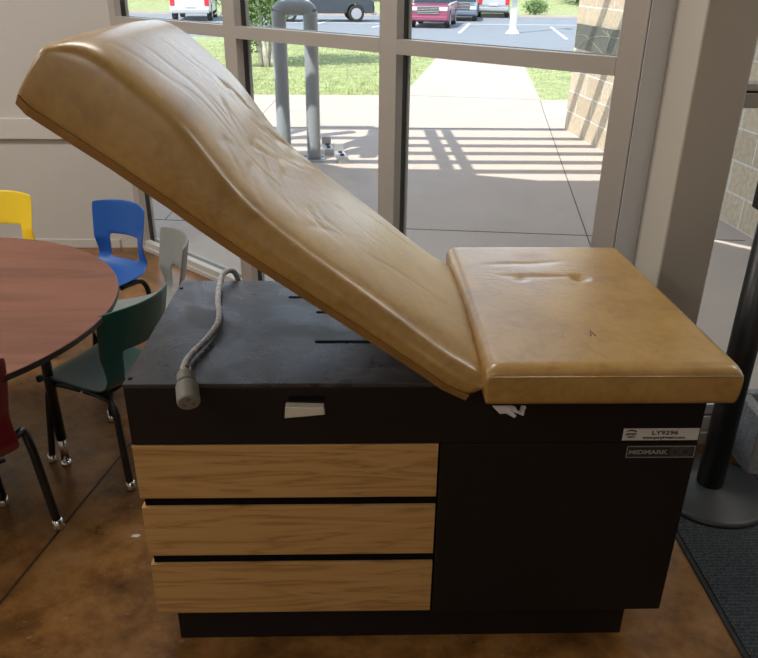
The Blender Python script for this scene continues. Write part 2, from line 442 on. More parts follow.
# control joint sawn in the slab
bm = bmesh.new()
ja = Vector((-.855, 1.331, 0)); jb = Vector((-.727, 2.008, 0)); d = (jb-ja).normalized(); q = Vector((d.y, -d.x, 0))*.0035
a = ja-d*1.5; b_ = jb+d*1.4
prism(bm, [(a-q)[:2], (a+q)[:2], (b_+q)[:2], (b_-q)[:2]], -.001, .0008)
a = Vector((-4, 1.0, 0))
struct('trim_1', bm, M['joint'])
bm = bmesh.new(); prism(bm, [(XL-.1, YB-.1), (XR+.1, YB-.1), (XR+.1, YR+.12), (.80, YR+.12), (c1.x+.09, c1.y+.09), (c0.x+.05, c0.y+.15), (XL-.1, YL+.12)], CZ, CZ+.1)
struct('ceiling', bm, M['ceil'])
struct('wall_left', B((XL, YL, 0), (c0.x+.02, YL+.12, CZ)), M['wall'])
struct('wall_far_left', B((XL-.12, YB, 0), (XL, YL+.12, CZ)), M['wall'])
struct('wall_back', B((XL, YB-.12, 0), (XR, YB, CZ)), M['wall'])
struct('wall_right', B((XR, YB, 0), (XR+.12, YR+.12, CZ)), M['wall'])
# chair rail and baseboard of the left wall
struct('trim_2', B((XL, YL-.022, .585), (-1.42, YL, .69)), M['trim'], bevel=.004)
struct('baseboard_left', B((XL, YL-.01, 0), (-1.3, YL, .05)), M['wall'], bevel=.003)
# piece of wall between the window and the post
bm = bmesh.new()
prism(bm, [(.722, 1.972), (.80, 1.985), (.80, 2.10), (.76, 2.10)], 0, CZ)
struct('wall_return', bm, M['wallw'])

# window 1: storefront glazing at 45 degrees
w = wroot('window_1'); w['kind'] = 'structure'
RZ0, RZ1 = 1.122, 1.168
muls = [(-.31, -.235), (.617, .697), (1.484, 1.562), (2.335, 2.405)]
for t0, t1 in muls:
    bm = bmesh.new(); wbox(bm, t0, t1, 0, .035, 0, CZ)
    obj('mullion', bm, M['alu'], w, bevel=.002)
    bm = bmesh.new(); wbox(bm, t0+.008, t1-.006, .035, .062, .03, CZ); obj('glazing_channel', bm, M['alud'], w)  # side strip coloured dark for its gasket and the shade there
    bm = bmesh.new(); wbox(bm, t0, t1, .062, .075, 0, CZ); obj('mullion_outer_face', bm, M['alul'], w, bevel=.002)
for (a0, a1), (b0, b1) in zip(muls, muls[1:]):
    bm = bmesh.new(); wbox(bm, a1, b0, 0, .035, RZ0, RZ1); wbox(bm, a1, b0, .062, .075, RZ0, RZ1)
    wbox(bm, a1, b0, .035, .062, RZ0+.004, RZ1-.010, 1)
    obj('transom', bm, [M['alu'], M['alud']], w)
    bm = bmesh.new(); wbox(bm, a1, b0, -.012, .09, 0, .022); wbox(bm, a1, b0, .0, .035, .022, .05); wbox(bm, a1, b0, .062, .075, .022, .05)
    obj('window_sill', bm, M['alul'], w, bevel=.002)
    bm = bmesh.new(); wbox(bm, a1, b0, 0, .075, CZ-.06, CZ); obj('header', bm, M['alu'], w)
    for z0, z1 in ((.04, RZ0+.01), (RZ1-.01, CZ-.05)):
        bm = bmesh.new(); wbox(bm, a1-.01, b0+.01, .045, .051, z0, z1); obj('glass_pane', bm, M['glass'], w)

# painted steel post in front of the corner
o = struct('wall_post', B((.785, 1.80, 0), (.917, 1.995, CZ)), M['post'], bevel=.006, seg=3)
bm = bmesh.new(); cyl(bm, (.787, 1.803, .915), .004, .003, 10, axis='Y'); 
# door 1: glazed door and side frame right of the post
dr = bpy.data.objects.new('door_1', None); COL.objects.link(dr); dr.location = (0, YR, 0); dr['kind'] = 'structure'
def dbox(name, x0, x1, z0, z1, mat, y0=-.02, y1=.05, bevel=.002):
    return obj(name, B((x0, y0, z0), (x1, y1, z1)), mat, dr, bevel=bevel)
dbox('door_frame', .87, .955, 0, CZ, M['alu']); dbox('door_frame', 2.0, 2.09, 0, CZ, M['alu']); dbox('door_frame', XR-.08, XR, 0, CZ, M['alu'])
for x0, x1 in ((.955, 2.0), (2.09, XR-.08)):
    dbox('threshold', x0, x1, 0, .045, M['alul'], -.03, .08)
    dbox('bottom_rail', x0, x1, .047, .10, M['alul'])
    dbox('bottom_rail_groove', x0, x1, .10, .108, M['alud'], -.015, .04)
    dbox('middle_rail', x0, x1, 1.05, 1.088, M['alu']); dbox('middle_rail_groove', x0, x1, 1.088, 1.094, M['alud'], -.015, .04)
    dbox('middle_rail_cap', x0, x1, 1.094, 1.112, M['alul'])
    dbox('header', x0, x1, 2.2, 2.3, M['alu']); dbox('glass_pane', x0, x1, .10, 1.06, M['glass'], .01, .016, 0)
    dbox('glass_pane', x0, x1, 1.10, CZ, M['glass'], .01, .016, 0)

# added fill lights shaped as ceiling panels, off frame, to brighten the room
def fill_light(x, y, p):
    t = thing('fill_panel', 'added flat fill-light panel under the ceiling, out of view', 'fill light', (x, y, CZ-.03), 0, 'added fill-light panels')
    obj('frame', B((-.62, -.32, 0), (.62, .32, .029)), M['trim'], t, bevel=.004)
    obj('diffuser', B((-.58, -.28, -.006), (.58, .28, 0)), M['fill_glow'], t)
    ld = bpy.data.lights.new('fill_light', 'AREA'); ld.shape = 'RECTANGLE'; ld.size = 1.16; ld.size_y = .56; ld.energy = p; ld.color = (1, .96, .90)
    lo = bpy.data.objects.new('fill_light', ld); link(lo, t); lo.location = (0, 0, -.02)
for x, y, p in ((-2.7, 2.2, 40), (-2.9, -.4, 34), (-.5, -1.8, 10), (-.6, 2.2, 18), (2.7, 1.35, 14)): fill_light(x, y, p)

# ------------------------------------------------------------------ exam table
TX, TY = .112, 1.19
et = thing('exam_table', 'dark brown medical examination table with tan vinyl cushions, raised backrest and three oak drawers', 'exam table', (0, TY, 0))
# coordinates below: y relative to the front plane
X0, X1 = -.434, .658; D = .51
bm = bmesh.new(); box(bm, (-.404, .03, 0), (.596, D-.03, .108)); obj('toe_base', bm, M['body'], et, bevel=.002)
bm = bmesh.new()
box(bm, (X0+.001, .022, .108), (.156, D, .541)); box(bm, (.1562, .0, .104), (X1, D, .541)); 
obj('body', bm, M['body'], et, bevel=.0015)
# upper housing with sheet top
obj('upper_housing', B((X0, 0, .5425), (X1, D, .668)), M['body'], et, bevel=.002)
# top sheet; black patches paint the shade inside slots and screw holes
bm = bmesh.new(); box(bm, (X0, 0, .668), (X1, D, .676))
tp = obj('top_panel', bm, M['bodytop'], et, bevel=.0012); tp['label'] = 'dusty dark laminate top sheet'
for x0, x1, yy in ((-.166, -.125, .405), (-.097, .03, .320), (-.092, .08, .172)):
    bm = bmesh.new()
    pts = [(x1, yy-.006), (x1, yy+.006)] + [(x0+.006-.006*math.sin(a), yy+.006*math.cos(a)) for a in [PI*i/6 for i in range(7)]]
    prism(bm, pts, .6755, .6765); obj('slot', bm, M['black'], et)
for x, y in ((-.425, .46), (-.425, .02)):
    bm = bmesh.new(); cyl(bm, (x, y, .676), .0045, .0008, 14); obj('screw_hole', bm, M['black'], et)
for z0, z1 in ((.4155, .5405), (.2685, .393), (.108, .245)):
    dw = obj('drawer', B((X0-.001, 0, z0), (.1525, .020, z1)), M['oak'], et, bevel=.0012)
    dw['label'] = 'oak woodgrain drawer front'
for z0, z1 in ((.394, .4145), (.246, .2675)): obj('drawer_gap_shade', B((X0+.006, .0065, z0), (.154, .021, z1)), M['black'], et)  # black strips paint the shade between drawer fronts
# release lever above the drawers
bm = bmesh.new()
pts = [(-.139, .612), (-.137, .6365), (-.066, .6345), (-.064, .6195)]
f0 = [bm.verts.new((x, -.018, z)) for x, z in pts]; f1 = [bm.verts.new((x, 0, z)) for x, z in pts]
bm.faces.new(f0); bm.faces.new(f1[::-1])
for i in range(4): bm.faces.new((f0[i], f1[i], f1[(i+1) % 4], f0[(i+1) % 4]))
obj('lever', bm, M['handle'], et, bevel=.0015)['label'] = 'pale plastic lever'
obj('lever_slot_shade', B((-.132, -.0012, .640), (-.064, .002, .650)), M['black'], et)  # black strip painting the shadow line above the lever
# support bracket under the raised back
for yy in (.20, .34):
    bm = bmesh.new(); tube(bm, [(.08, yy, .672), (.03, yy, .80)], .009, k=1); obj('backrest_strut', bm, M['tubeb'], et)

# backrest cushion: loft along its length
def interp(pts, x):
    for (a, b), (c, d) in zip(pts, pts[1:]):
        if x <= c: return b + (d-b)*(x-a)/(c-a)
    return pts[-1][1]
T = [(-.442, 1.262), (-.41, 1.273), (-.374, 1.268), (-.335, 1.238), (-.30, 1.205), (-.267, 1.178), (-.235, 1.138), (-.20, 1.085), (-.165, 1.040), (-.12, 1.000), (-.075, .962), (-.03, .928), (.03, .882), (.08, .842), (.13, .800), (.17, .770), (.208, .746), (.229, .724)]
Bt = [(-.498, 1.184), (-.486, 1.168), (-.455, 1.146), (-.415, 1.117), (-.375, 1.089), (-.335, 1.058), (-.295, 1.028), (-.25, .992), (-.20, .954), (-.15, .918), (-.10, .882), (-.05, .846), (.00, .810), (.05, .773), (.10, .737), (.145, .702), (.188, .680), (.219, .700)]
y0, y1 = 1.116-TY, 1.672-TY
bm = bmesh.new(); rings = []
n = len(T)
def ring(B_, T_, s=1.0, inset=0.0):
    Bv = Vector((B_[0], 0, B_[1])); Tv = Vector((T_[0], 0, T_[1])); ax = (Tv-Bv); L_ = ax.length; ax.normalize()
    yc = (y0+y1)/2; hw = (y1-y0)/2
    k = inset
    half = [(-hw+.022, 0), (-hw+.006, .005), (-hw, .016), (-hw-.003*s, L_*.5), (-hw+.003*k, L_-.034*k), (-hw+.012*k, L_-.013*k), (-hw+.036*k, L_-.004*k)]
    across = [(-hw+.085+(2*hw-.17)*q/8, L_+.002+.005*s*math.sin(PI*q/8)) for q in range(9)]
    prof = half + across + [(-y_, h_) for y_, h_ in half[::-1]] + [(hw*.5, 0), (0, 0), (-hw*.5, 0)]
    out = []
    for yy, h in prof:
        h = max(min(h, L_+.01), 0) if L_ > .03 else h*L_/.03
        p = Bv+ax*h; out.append((p.x, yc+yy, p.z))
    return out
for i in range(n):
    rings.append(ring(Bt[i], T[i], 1.0, .45 if i in (0, n-1) else (.8 if i in (1, n-2) else 1.0)))
R_ = [[bm.verts.new(p) for p in r] for r in rings]
def shrink(r, k, off=(0, 0)):
    c = sum((v.co for v in r), Vector())/len(r)
    return [bm.verts.new(c+(v.co-c)*k+Vector((off[0], 0, off[1]))) for v in r]
seq = [shrink(R_[0], .6, (-.005, .002)), shrink(R_[0], .93, (-.006, .003)), shrink(R_[0], .985, (-.003, .001))] + R_ + [shrink(R_[-1], .97, (.003, .001)), shrink(R_[-1], .9, (.005, .002)), shrink(R_[-1], .6, (.005, .002))]
for a, b in zip(seq, seq[1:]):
    for j in range(len(a)):
        k = (j+1) % len(a); f = bm.faces.new((a[j], a[k], b[k], b[j]))
bm.faces.new(seq[0]); bm.faces.new(seq[-1][::-1])
bk = obj('backrest', bm, M['leather'], None, smooth=True, sub=3)
dg = bpy.context.evaluated_depsgraph_get(); me2 = bpy.data.meshes.new_from_object(bk.evaluated_get(dg)); bk.modifiers.clear(); bk.data = me2; bk.parent = et
rc = random.Random(3); cre = []
for _ in range(46):
    cx_, cy_ = rc.gauss(-.155, .045), rc.uniform(.0, .44)
    a_ = rc.gauss(PI*.5, .38)+(.35 if cy_ < .2 else -.2); cre.append((cx_, cy_, math.cos(a_), math.sin(a_), rc.uniform(.02, .055), rc.uniform(.0035, .006), rc.uniform(.0009, .0026)))
for _ in range(34):
    cx_, cy_ = rc.uniform(-.36, .12), rc.uniform(-.02, .44)
    a_ = rc.gauss(0, .22); cre.append((cx_, cy_, math.cos(a_), math.sin(a_), rc.uniform(.04, .10), rc.uniform(.004, .006), rc.uniform(.0004, .0010)))
dl = []
for v in me2.vertices:
    nn = v.normal
    if nn.z < .35 or v.co.y < y0+.03: dl.append(None); continue
    d_ = 0
    for cx_, cy_, ca, sa, ln, wd_, dp in cre:
        dx, dy = v.co.x-cx_, v.co.y-cy_
        if abs(dx) > .12 or abs(dy) > .12: continue
        u_ = dx*ca+dy*sa; w_ = -dx*sa+dy*ca
        w_ += .15*u_*u_/ln
        d_ += dp*math.exp(-(w_/wd_)**2)*math.exp(-(u_/ln)**4)
    fade = min(1, (v.co.y-y0-.03)/.05)
    dl.append(nn*(-d_*fade))
for v, d_ in zip(me2.vertices, dl):
    if d_ is not None: v.co += d_
for p in me2.polygons: p.use_smooth = True; bk['label'] = 'raised tan vinyl backrest cushion with creased top'
# folded edge strip under the cushion, darkened to paint its shade
bm = bmesh.new()
def under(i, off): return (Bt[i][0]-.3*off*.6, Bt[i][1]-off)
top = []; low = []
for i in range(0, n-1):
    ax = (Vector(T[i])-Vector(Bt[i])).normalized()
    top.append((Bt[i][0]+ax.x*.014, Bt[i][1]+ax.y*.014)); low.append((Bt[i][0]-ax.x*.003, Bt[i][1]-ax.y*.003))
va = [[bm.verts.new((x, yy, z)) for x, z in top] for yy in (y0-.0004, y1+.0004)]
vb = [[bm.verts.new((x, yy, z)) for x, z in low] for yy in (y0+.010, y1-.010)]
m_ = len(top)
for i in range(m_-1):
    bm.faces.new((va[0][i], va[0][i+1], vb[0][i+1], vb[0][i])); bm.faces.new((va[1][i], vb[1][i], vb[1][i+1], va[1][i+1]))
    bm.faces.new((vb[0][i], vb[0][i+1], vb[1][i+1], vb[1][i])); bm.faces.new((va[0][i], va[1][i], va[1][i+1], va[0][i+1]))
for e in (0, m_-1): bm.faces.new((va[0][e], va[1][e], vb[1][e], vb[0][e]))
obj('backrest_board', bm, M['vedge'], et)['label'] = 'folded vinyl under the backrest edge, its shade put into the colour'

# foot cushion
bm = bmesh.new()
fx0, fx1, fy0, fy1, fz0, fz1 = .217, .660, 1.098-TY, 1.73-TY, .6775, .758
NX, NY = 56, 72
def fz(u, v):
    x = fx0+(fx1-fx0)*u; y = fy0+(fy1-fy0)*v
    z = fz1 - .010*max(0, 1-u/.035)**2 - .010*max(0, 1-(1-u)/.035)**2 - .010*max(0, 1-v/.028)**2 - .010*max(0, 1-(1-v)/.028)**2
    z += .006*math.sin(PI*u)*math.sin(PI*v)
    # seam dimples and a crease between them
    for cx_, cy_, a, s in ((.352, 1.495, .006, .008), (.485, 1.50, .012, .010), (.40, 1.62, .003, .03)):
        z -= a*math.exp(-((x-cx_)**2+(y+TY-cy_)**2)/(2*s*s))
    dd = abs((y+TY)-(1.513-.05*(x-.36)))
    if .30 < x < .49: z -= .005*math.exp(-(dd/.007)**2)*math.sin(PI*(x-.30)/.19)
    dd = abs((y+TY)-1.60-.1*(x-.4)); 
    if .27 < x < .5: z -= .003*math.exp(-(dd/.009)**2)*math.sin(PI*(x-.27)/.23)
    return (x, y, z)
g = [[bm.verts.new(fz(i/NX, j/NY)) for j in range(NY+1)] for i in range(NX+1)]
for i in range(NX):
    for j in range(NY): bm.faces.new((g[i][j], g[i+1][j], g[i+1][j+1], g[i][j+1]))
per = [g[i][0] for i in range(NX+1)] + [g[NX][j] for j in range(1, NY+1)] + [g[i][NY] for i in range(NX-1, -1, -1)] + [g[0][j] for j in range(NY-1, 0, -1)]
def skirt(prev, z, off):
    cur = []
    cxm, cym = (fx0+fx1)/2, (fy0+fy1)/2
    for v in per:
        x = v.co.x + (off if v.co.x < cxm else -off)*(1 if abs(v.co.x-cxm) > (fx1-fx0)/2-.012 else 0)
        y = v.co.y + (off if v.co.y < cym else -off)*(1 if abs(v.co.y-cym) > (fy1-fy0)/2-.012 else 0)
        cur.append(bm.verts.new((x, y, z)))
    for k in range(len(per)):
        q = (k+1) % len(per); bm.faces.new((prev[k], cur[k], cur[q], prev[q]))
    return cur
s1 = skirt(per, .738, -.003); s2 = skirt(s1, .70, -.002); s3 = skirt(s2, .684, .001); s4 = skirt(s3, fz0, .008)
bm.faces.new(s4)
for v in bm.verts:
    if v.co.x > .43: v.co.x -= .022*(v.co.y-fy0)/(fy1-fy0)*(v.co.x-.43)/.23
fc = obj('foot_cushion', bm, M['leather2'], et, smooth=True); fc.modifiers.new('u', 'SUBSURF').render_levels = 1
fc['label'] = 'flat tan vinyl foot cushion with dimples'
bm = bmesh.new(); tube(bm, [(fx0+.006, fy0-.0035, .7415), (fx1-.006, fy0-.0035, .7415)], .0016, 6, 1)
obj('piping', bm, M['leather2'], fc)
# thin V shaped nick in the vinyl
bm = bmesh.new(); tube(bm, [(.425, fy0+.115, .7615), (.429, fy0+.138, .762), (.434, fy0+.115, .7615)], .0009, 5, 1)
obj('nick', bm, M['ink'], fc)
# torn lining
bm = bmesh.new()
for pts in ([(.232, .676), (.268, .676), (.266, .667), (.277, .656), (.273, .652), (.258, .661), (.247, .660)], [(.262, .675), (.272, .675), (.279, .665), (.293, .671), (.283, .676), (.292, .675), (.289, .656), (.280, .660), (.270, .664)]):
    va = [bm.verts.new((x, -.080-.1*(.676-z), z)) for x, z in pts]; f = bm.faces.new(va)
obj('torn_lining', bm, M['tape'], et, solid=.0008)['label'] = 'torn white lining scraps'
# asset sticker
fr = (R(90), 0, 0)
st = obj('sticker', B((.507, -.0014, .548), (.655, 0, .575)), M['label'], et, bevel=.0006); st['label'] = 'white asset sticker with black print'
text('lettering', 'LY9296', .0125, (.588, -.0020, .5655), fr, M['ink'], st, width=1.35, bold=.0002)
text('lettering', 'www.purplewave.com', .0082, (.588, -.0016, .5545), fr, M['ink'], st, width=1.12, bold=.0003)
bm = bmesh.new(); tube(bm, [(.512, -.0018, .568), (.520, -.0018, .5713), (.531, -.0018, .5695), (.533, -.0018, .566)], lambda t: .0004+.0012*math.sin(PI*t), 6, 5)
obj('swoosh', bm, M['ink'], st)
text('lettering', 'purple', .0072, (.523, -.0016, .5632), fr, M['ink'], st, bold=.0003, width=1.1)
text('lettering', 'wave', .0066, (.5235, -.0016, .5565), fr, M['ink'], st, bold=.0003, width=1.1)
# nameplate
npx0, npx1, nz0, nz1 = .519, .6555, .507, .536
pl = obj('nameplate', B((npx0, -.0016, nz0), (npx1, 0, nz1)), M['plate'], et, bevel=.0008); pl['label'] = 'black nameplate with silver letters and border'
bm = bmesh.new()
for lo, hi in (((npx0+.001, -.0021, nz1-.0026), (npx1-.001, -.0015, nz1-.001)), ((npx0+.001, -.0021, nz0+.001), (npx1-.001, -.0015, nz0+.0026)), ((npx0+.001, -.0021, nz0+.001), (npx0+.0026, -.0015, nz1-.001)), ((npx1-.0026, -.0021, nz0+.001), (npx1-.001, -.0015, nz1-.001))): box(bm, lo, hi)
obj('border', bm, M['silver'], pl)
text('lettering', 'MIDMARK', .0130, (.562, -.0019, .5205), fr, M['silver'], pl, width=1.3, bold=.0004)
bm = bmesh.new()
for cx_, w_ in ((.6165, .0115), (.637, .0115)):
    for rad in (w_, w_*.62):
        pts = []
        for i in range(25):
            a = 2*PI*i/24; c_, s_ = math.cos(a), math.sin(a)
            pts.append((cx_+rad*math.copysign(abs(c_)**.7, c_)*.9, -.0018, .5215+rad*.82*math.copysign(abs(s_)**.7, s_)))
        tube(bm, pts, .0006, 5, 1, caps=False)
obj('ring_emblem', bm, M['dull'], pl)

# power cord lying over the table top
pc = thing('power_cord', 'grey braided power cord with a round plug lying over the black exam table top', 'power cord', (-.31, 1.2, .677))
def rel(p): return (p[0]+.31, p[1]-1.2, p[2]-.677)
bm = bmesh.new()
tube(bm, [rel(p) for p in [(-.297, 1.735, .56), (-.298, 1.738, .63), (-.309, 1.722, .690), (-.328, 1.69, .700), (-.331, 1.64, .689), (-.322, 1.56, .686), (-.305, 1.48, .686), (-.30, 1.42, .687), (-.309, 1.35, .688), (-.327, 1.27, .690), (-.325, 1.21, .694), (-.318, 1.185, .692)]], .0070, 14, 8)
obj('cable', bm, M['braid'], pc)['label'] = 'braided grey cable sleeve'
bm = bmesh.new(); pr = [(0, 0), (.0125, 0), (.0165, .004), (.0165, .022), (.0135, .023), (.0135, .029), (.0195, .030), (.0205, .033), (.0205, .068), (.019, .071), (0, .071)]
lathe(bm, pr, 28)
tq = Vector((.013, -.05, -.020)).to_track_quat('Z', 'Y').to_matrix()
bmesh.ops.transform(bm, matrix=tq.to_4x4(), verts=bm.verts)
pg = obj('plug', bm, M['plug'], pc, smooth=False, bevel=.001, loc=rel((-.318, 1.196, .696))); pg['label'] = 'round grey twist-lock plug'
bm = bmesh.new()
for a in (0, 2.1, 4.2):
    vs = box(bm, (-.0035, .0085, .0705), (.0035, .0105, .0716)); bmesh.ops.rotate(bm, cent=(0, 0, 0), matrix=Matrix.Rotation(a, 3, 'Z'), verts=vs)
bmesh.ops.transform(bm, matrix=tq.to_4x4(), verts=bm.verts)
obj('plug_slots', bm, M['ink'], pg)
bm = bmesh.new(); cyl(bm, (0, 0, 0), .0095, .012, 14); bmesh.ops.transform(bm, matrix=tq.to_4x4(), verts=bm.verts)
obj('cable_clamp', bm, M['chrome'], pc, loc=rel((-.319, 1.203, .701)))

# ------------------------------------------------------------------ round table
rt = thing('round_table', 'low round classroom table with a reddish-brown woodgrain top and black legs', 'table', (-1.262, 1.812, 0))
bm = bmesh.new(); lathe(bm, [(0, .534), (.598, .534), (.598, .5485), (.5965, .550), (0, .550)], 128)
for f in bm.faces:
    c = f.calc_center_median()
    f.material_index = 0 if (c.z > .5492) else 1
obj('tabletop', bm, [M['cherry'], M['edge']], rt)
bm = bmesh.new(); lathe(bm, [(.40, .49), (.42, .49), (.42, .524), (.40, .524), (.40, .49)], 64); obj('apron', bm, M['tubeb'], rt)
for k in range(4):
    a = R(11.7+90*k); x, y = .375*math.cos(a), .375*math.sin(a)
    bm = bmesh.new(); cyl(bm, (0, 0, .09), .0145, .434, 20)
    lg = obj('leg', bm, M['tubeb'], rt, loc=(x, y, 0), smooth=True)
    bm = bmesh.new(); cyl(bm, (0, 0, .014), .0115, .09, 16); lathe(bm, [(0, 0), (.016, 0), (.017, .006), (.012, .015), (0, .018)], 18)
    obj('leg_insert', bm, M['chrome'], lg, smooth=True)
    bm = bmesh.new(); tube(bm, [(x*.97, y*.97, .44), (x*.6, y*.6, .515)], .006, 8, 1); obj('brace', bm, M['tubeb'], rt)

# ------------------------------------------------------------------ classroom chairs
def chair(name, label, mat, loc, heading, sc=1.0, ls=0.0, lx=0.0):
    """local +Y is the sitting direction; heading = (fx, fy)"""
    rz = math.atan2(heading[1], heading[0])-PI/2
    t = thing(name, label, 'chair', (loc[0], loc[1], 0), rz, 'small classroom chairs around the round table')
    t.scale = (sc, sc, sc)
    SZ = .30
    V = [(.150, -.028, .126), (.153, -.012, .128), (.140, .000, .134), (.08, -.003, .137), (.01, -.008, .136), (-.06, -.008, .132), (-.105, .000, .134), (-.132, .018, .132), (-.146, .036, .130), (-.152, .050, .128), (-.158, .084, .127), (-.163, .112, .128), (-.168, .126, .130), (-.176, .165, .134), (-.184, .215, .138), (-.190, .248, .139), (-.193, .260, .132)]
    U = [-1, -.82, -.56, -.48, -.25, 0, .25, .48, .56, .82, 1]
    bm = bmesh.new(); G = []
    for vi, (y, z, hw) in enumerate(V):
        row = []
        for u in U:
            back = max(0, min(1, (z-.0)/.12)) if vi > 5 else 0
            seat = 1-back
            yy = y + back*.050*u*u
            zz = z + seat*.012*u*u*(1 if vi > 1 else 0) - (.008*abs(u)**3 if vi == len(V)-1 else 0)
            row.append(bm.verts.new((u*hw, yy, SZ+zz)))
        G.append(row)
    for i in range(len(V)-1):
        for j in range(len(U)-1):
            if 8 <= i < 12 and 2 <= j < 8: continue
            f = bm.faces.new((G[i][j], G[i][j+1], G[i+1][j+1], G[i+1][j])); f.smooth = True
    sh = obj('seat_shell', bm, mat, t, smooth=True, solid=.0065); sh.modifiers.new('u', 'SUBSURF').render_levels = 2; sh.modifiers['u'].levels = 2
    for yy in (-.08, .08):
        fr_ = bmesh.new(); tube(fr_, [(-.105, yy, SZ-.018), (.105, yy, SZ-.018)], .0075, 10, 1); obj('crossbar', fr_, M['tubeb'], t, smooth=True)
    for sx in (-1, 1):
        for sy in (-1, 1):
            bm = bmesh.new()
            ly = ls if sy < 0 else 0; lxx = lx if sy < 0 else 0
            tube(bm, [(sx*.102, sy*.01, SZ-.020), (sx*(.104+lxx*.7), sy*.065+ly*.5, SZ-.020), (sx*(.107+lxx), sy*.108+ly, SZ-.026), (sx*(.112+lxx), sy*.128+ly, SZ-.055), (sx*(.116+lxx), sy*.134+ly, SZ-.10), (sx*(.122+lxx), sy*.145+ly, .10), (sx*(.127+lxx), sy*.155+ly, .012)], .0105, 12, 5)
            lg = obj('leg', bm, M['tubeb'], t, smooth=True)
            bm = bmesh.new(); lathe(bm, [(0, 0), (.0145, .001), (.0165, .007), (.0125, .016), (.0118, .028), (0, .028)], 16, (sx*(.127+lxx), sy*.1555+ly, 0))
            obj('glide', bm, M['chrome'], lg, smooth=True)
    return t
chair('classroom_chair', 'small blue plastic chair behind the round table, near the window', M['blue'], (-.995, 2.66), (-.50, -.87), 1.0)
chair('classroom_chair', 'small pale grey plastic chair tucked between the round table and the exam table', M['grey'], (-.76, 2.34), (-.88, -.47), 1.0)
chair('classroom_chair', 'small dark green plastic chair tucked under the round table beside the exam table', M['green'], (-.745, 1.945), (-.89, .45), 1.0)
chair('classroom_chair', 'small red plastic chair in front of the round table, cut by the left edge', M['red'], (-.990, 1.475), (-.66, .75), 1.08, .13, .07)
chair('classroom_chair', 'small yellow plastic chair behind the round table against the plain wall', M['yellow'], (-1.44, 2.78), (.05, -1), 1.0)

# ------------------------------------------------------------------ mat, stanchion, block, scrap
mt = thing('floor_mat', 'dark blue-grey ribbed entrance mat lying on the floor right of the exam table', 'mat', (.847, .4, 0))
bm = bmesh.new(); box(bm, (.012, 0, .0), (1.6, 1.45, .009)); obj('pile', bm, M['mat'], mt, bevel=.002)
obj('rubber_border', B((0, -.012, 0), (1.612, 1.462, .005)), M['rubber'], mt, bevel=.001)

sn = thing('stanchion', 'black crowd control stanchion post standing on the dark mat', 'stanchion', (1.013, 1.722, .009))
bm = bmesh.new(); lathe(bm, [(0, 0), (.166, 0), (.168, .004), (.166, .011), (.155, .017), (.06, .026), (.045, .032), (0, .032)], 64)
obj('base', bm, M['stanb'], sn, smooth=True)
bm = bmesh.new(); cyl(bm, (0, 0, .03), .0365, .84, 32); obj('pole', bm, M['stan'], sn, smooth=True)
bm = bmesh.new(); lathe(bm, [(0, .86), (.037, .86), (.038, .90), (.036, .935), (.03, .94), (0, .94)], 32); hd = obj('belt_head', bm, M['stan'], sn)
for x0, x1 in ((-.056, -.03), (.03, .056)): obj('belt_slot', B((x0, -.018, .845), (x1, .018, .92)), M['stan'], hd, bevel=.003)

cb = bmesh.new()
vs = box(cb, (0, 0, 0), (.39, .19, .19))
bmesh.ops.delete(cb, geom=[f for f in cb.faces if f.normal.z > .5], context='FACES_ONLY')
# hollow cells on the top
def cell(x0, x1):
    pass
top = [(0, 0), (.39, 0), (.39, .19), (0, .19)]
cb.free()
cb = bmesh.new()
for lo, hi in (((0, 0, 0), (.39, .032, .19)), ((0, .158, 0), (.39, .19, .19)), ((0, .032, 0), (.035, .158, .19)), ((.178, .032, 0), (.212, .158, .19)), ((.355, .032, 0), (.39, .158, .19))): box(cb, lo, hi)
bmesh.ops.remove_doubles(cb, verts=cb.verts, dist=.0005)
ob = obj('cinder_block', cb, M['cmu'], None, bevel=.003, loc=(1.165, 1.80, .009)); tag(ob, 'rough grey concrete block on the floor by the door, behind the stanchion base', 'block')
ob.rotation_euler = (0, 0, R(-4))

bm = bmesh.new(); v = [bm.verts.new(p) for p in ((-.012, -.004, .001), (.006, -.006, .001), (.014, .001, .002), (.004, .006, .001), (-.008, .004, .0015))]; bm.faces.new(v)
ob = obj('paper_scrap', bm, M['scrap'], None, solid=.001, loc=(-.597, 1.56, 0)); tag(ob, 'tiny pale scrap on the brown floor left of the oak drawers', 'scrap')

# ------------------------------------------------------------------ outdoors
g0 = -.02
bm = bmesh.new()
prism(bm, [(-9, 9.75), (-9, 3.99), (c0.x-.2, 3.99), (c0.x+.02, c0.y+.13), (c1.x+.10, c1.y+.12), (.84, YR+.11), (9, YR+.11), (9, 9.4), (2.25, 9.48), (2.72, 12.6), (3.2, 15.7), (1.75, 16.2), (.55, 9.8)], g0-.1, g0)
struct('concrete_path', bm, M['conc'])
bm = bmesh.new()
def strip(p, q_, w_=.0032, z=g0):
    a, b = Vector((*p, 0)), Vector((*q_, 0)); d = (b-a).normalized(); s_ = Vector((d.y, -d.x, 0))*w_
    prism(bm, [(a-s_)[:2], (a+s_)[:2], (b+s_)[:2], (b-s_)[:2]], z, z+.002)
strip((1.2, 3.3), (2.10, 8.65)); strip((-6, 5.0), (1.42, 4.15)); strip((1.42, 4.15), (2.25, 4.07)); strip((-6, 7.6), (2.06, 7.52), .002); strip((2.10, 8.65), (2.25, 9.48)); strip((.6, 9.8), (2.25, 9.48), .002); strip((-1.2, 4.45), (-1.0, 9.7), .002)
struct('path_joints', bm, M['cjoint'])
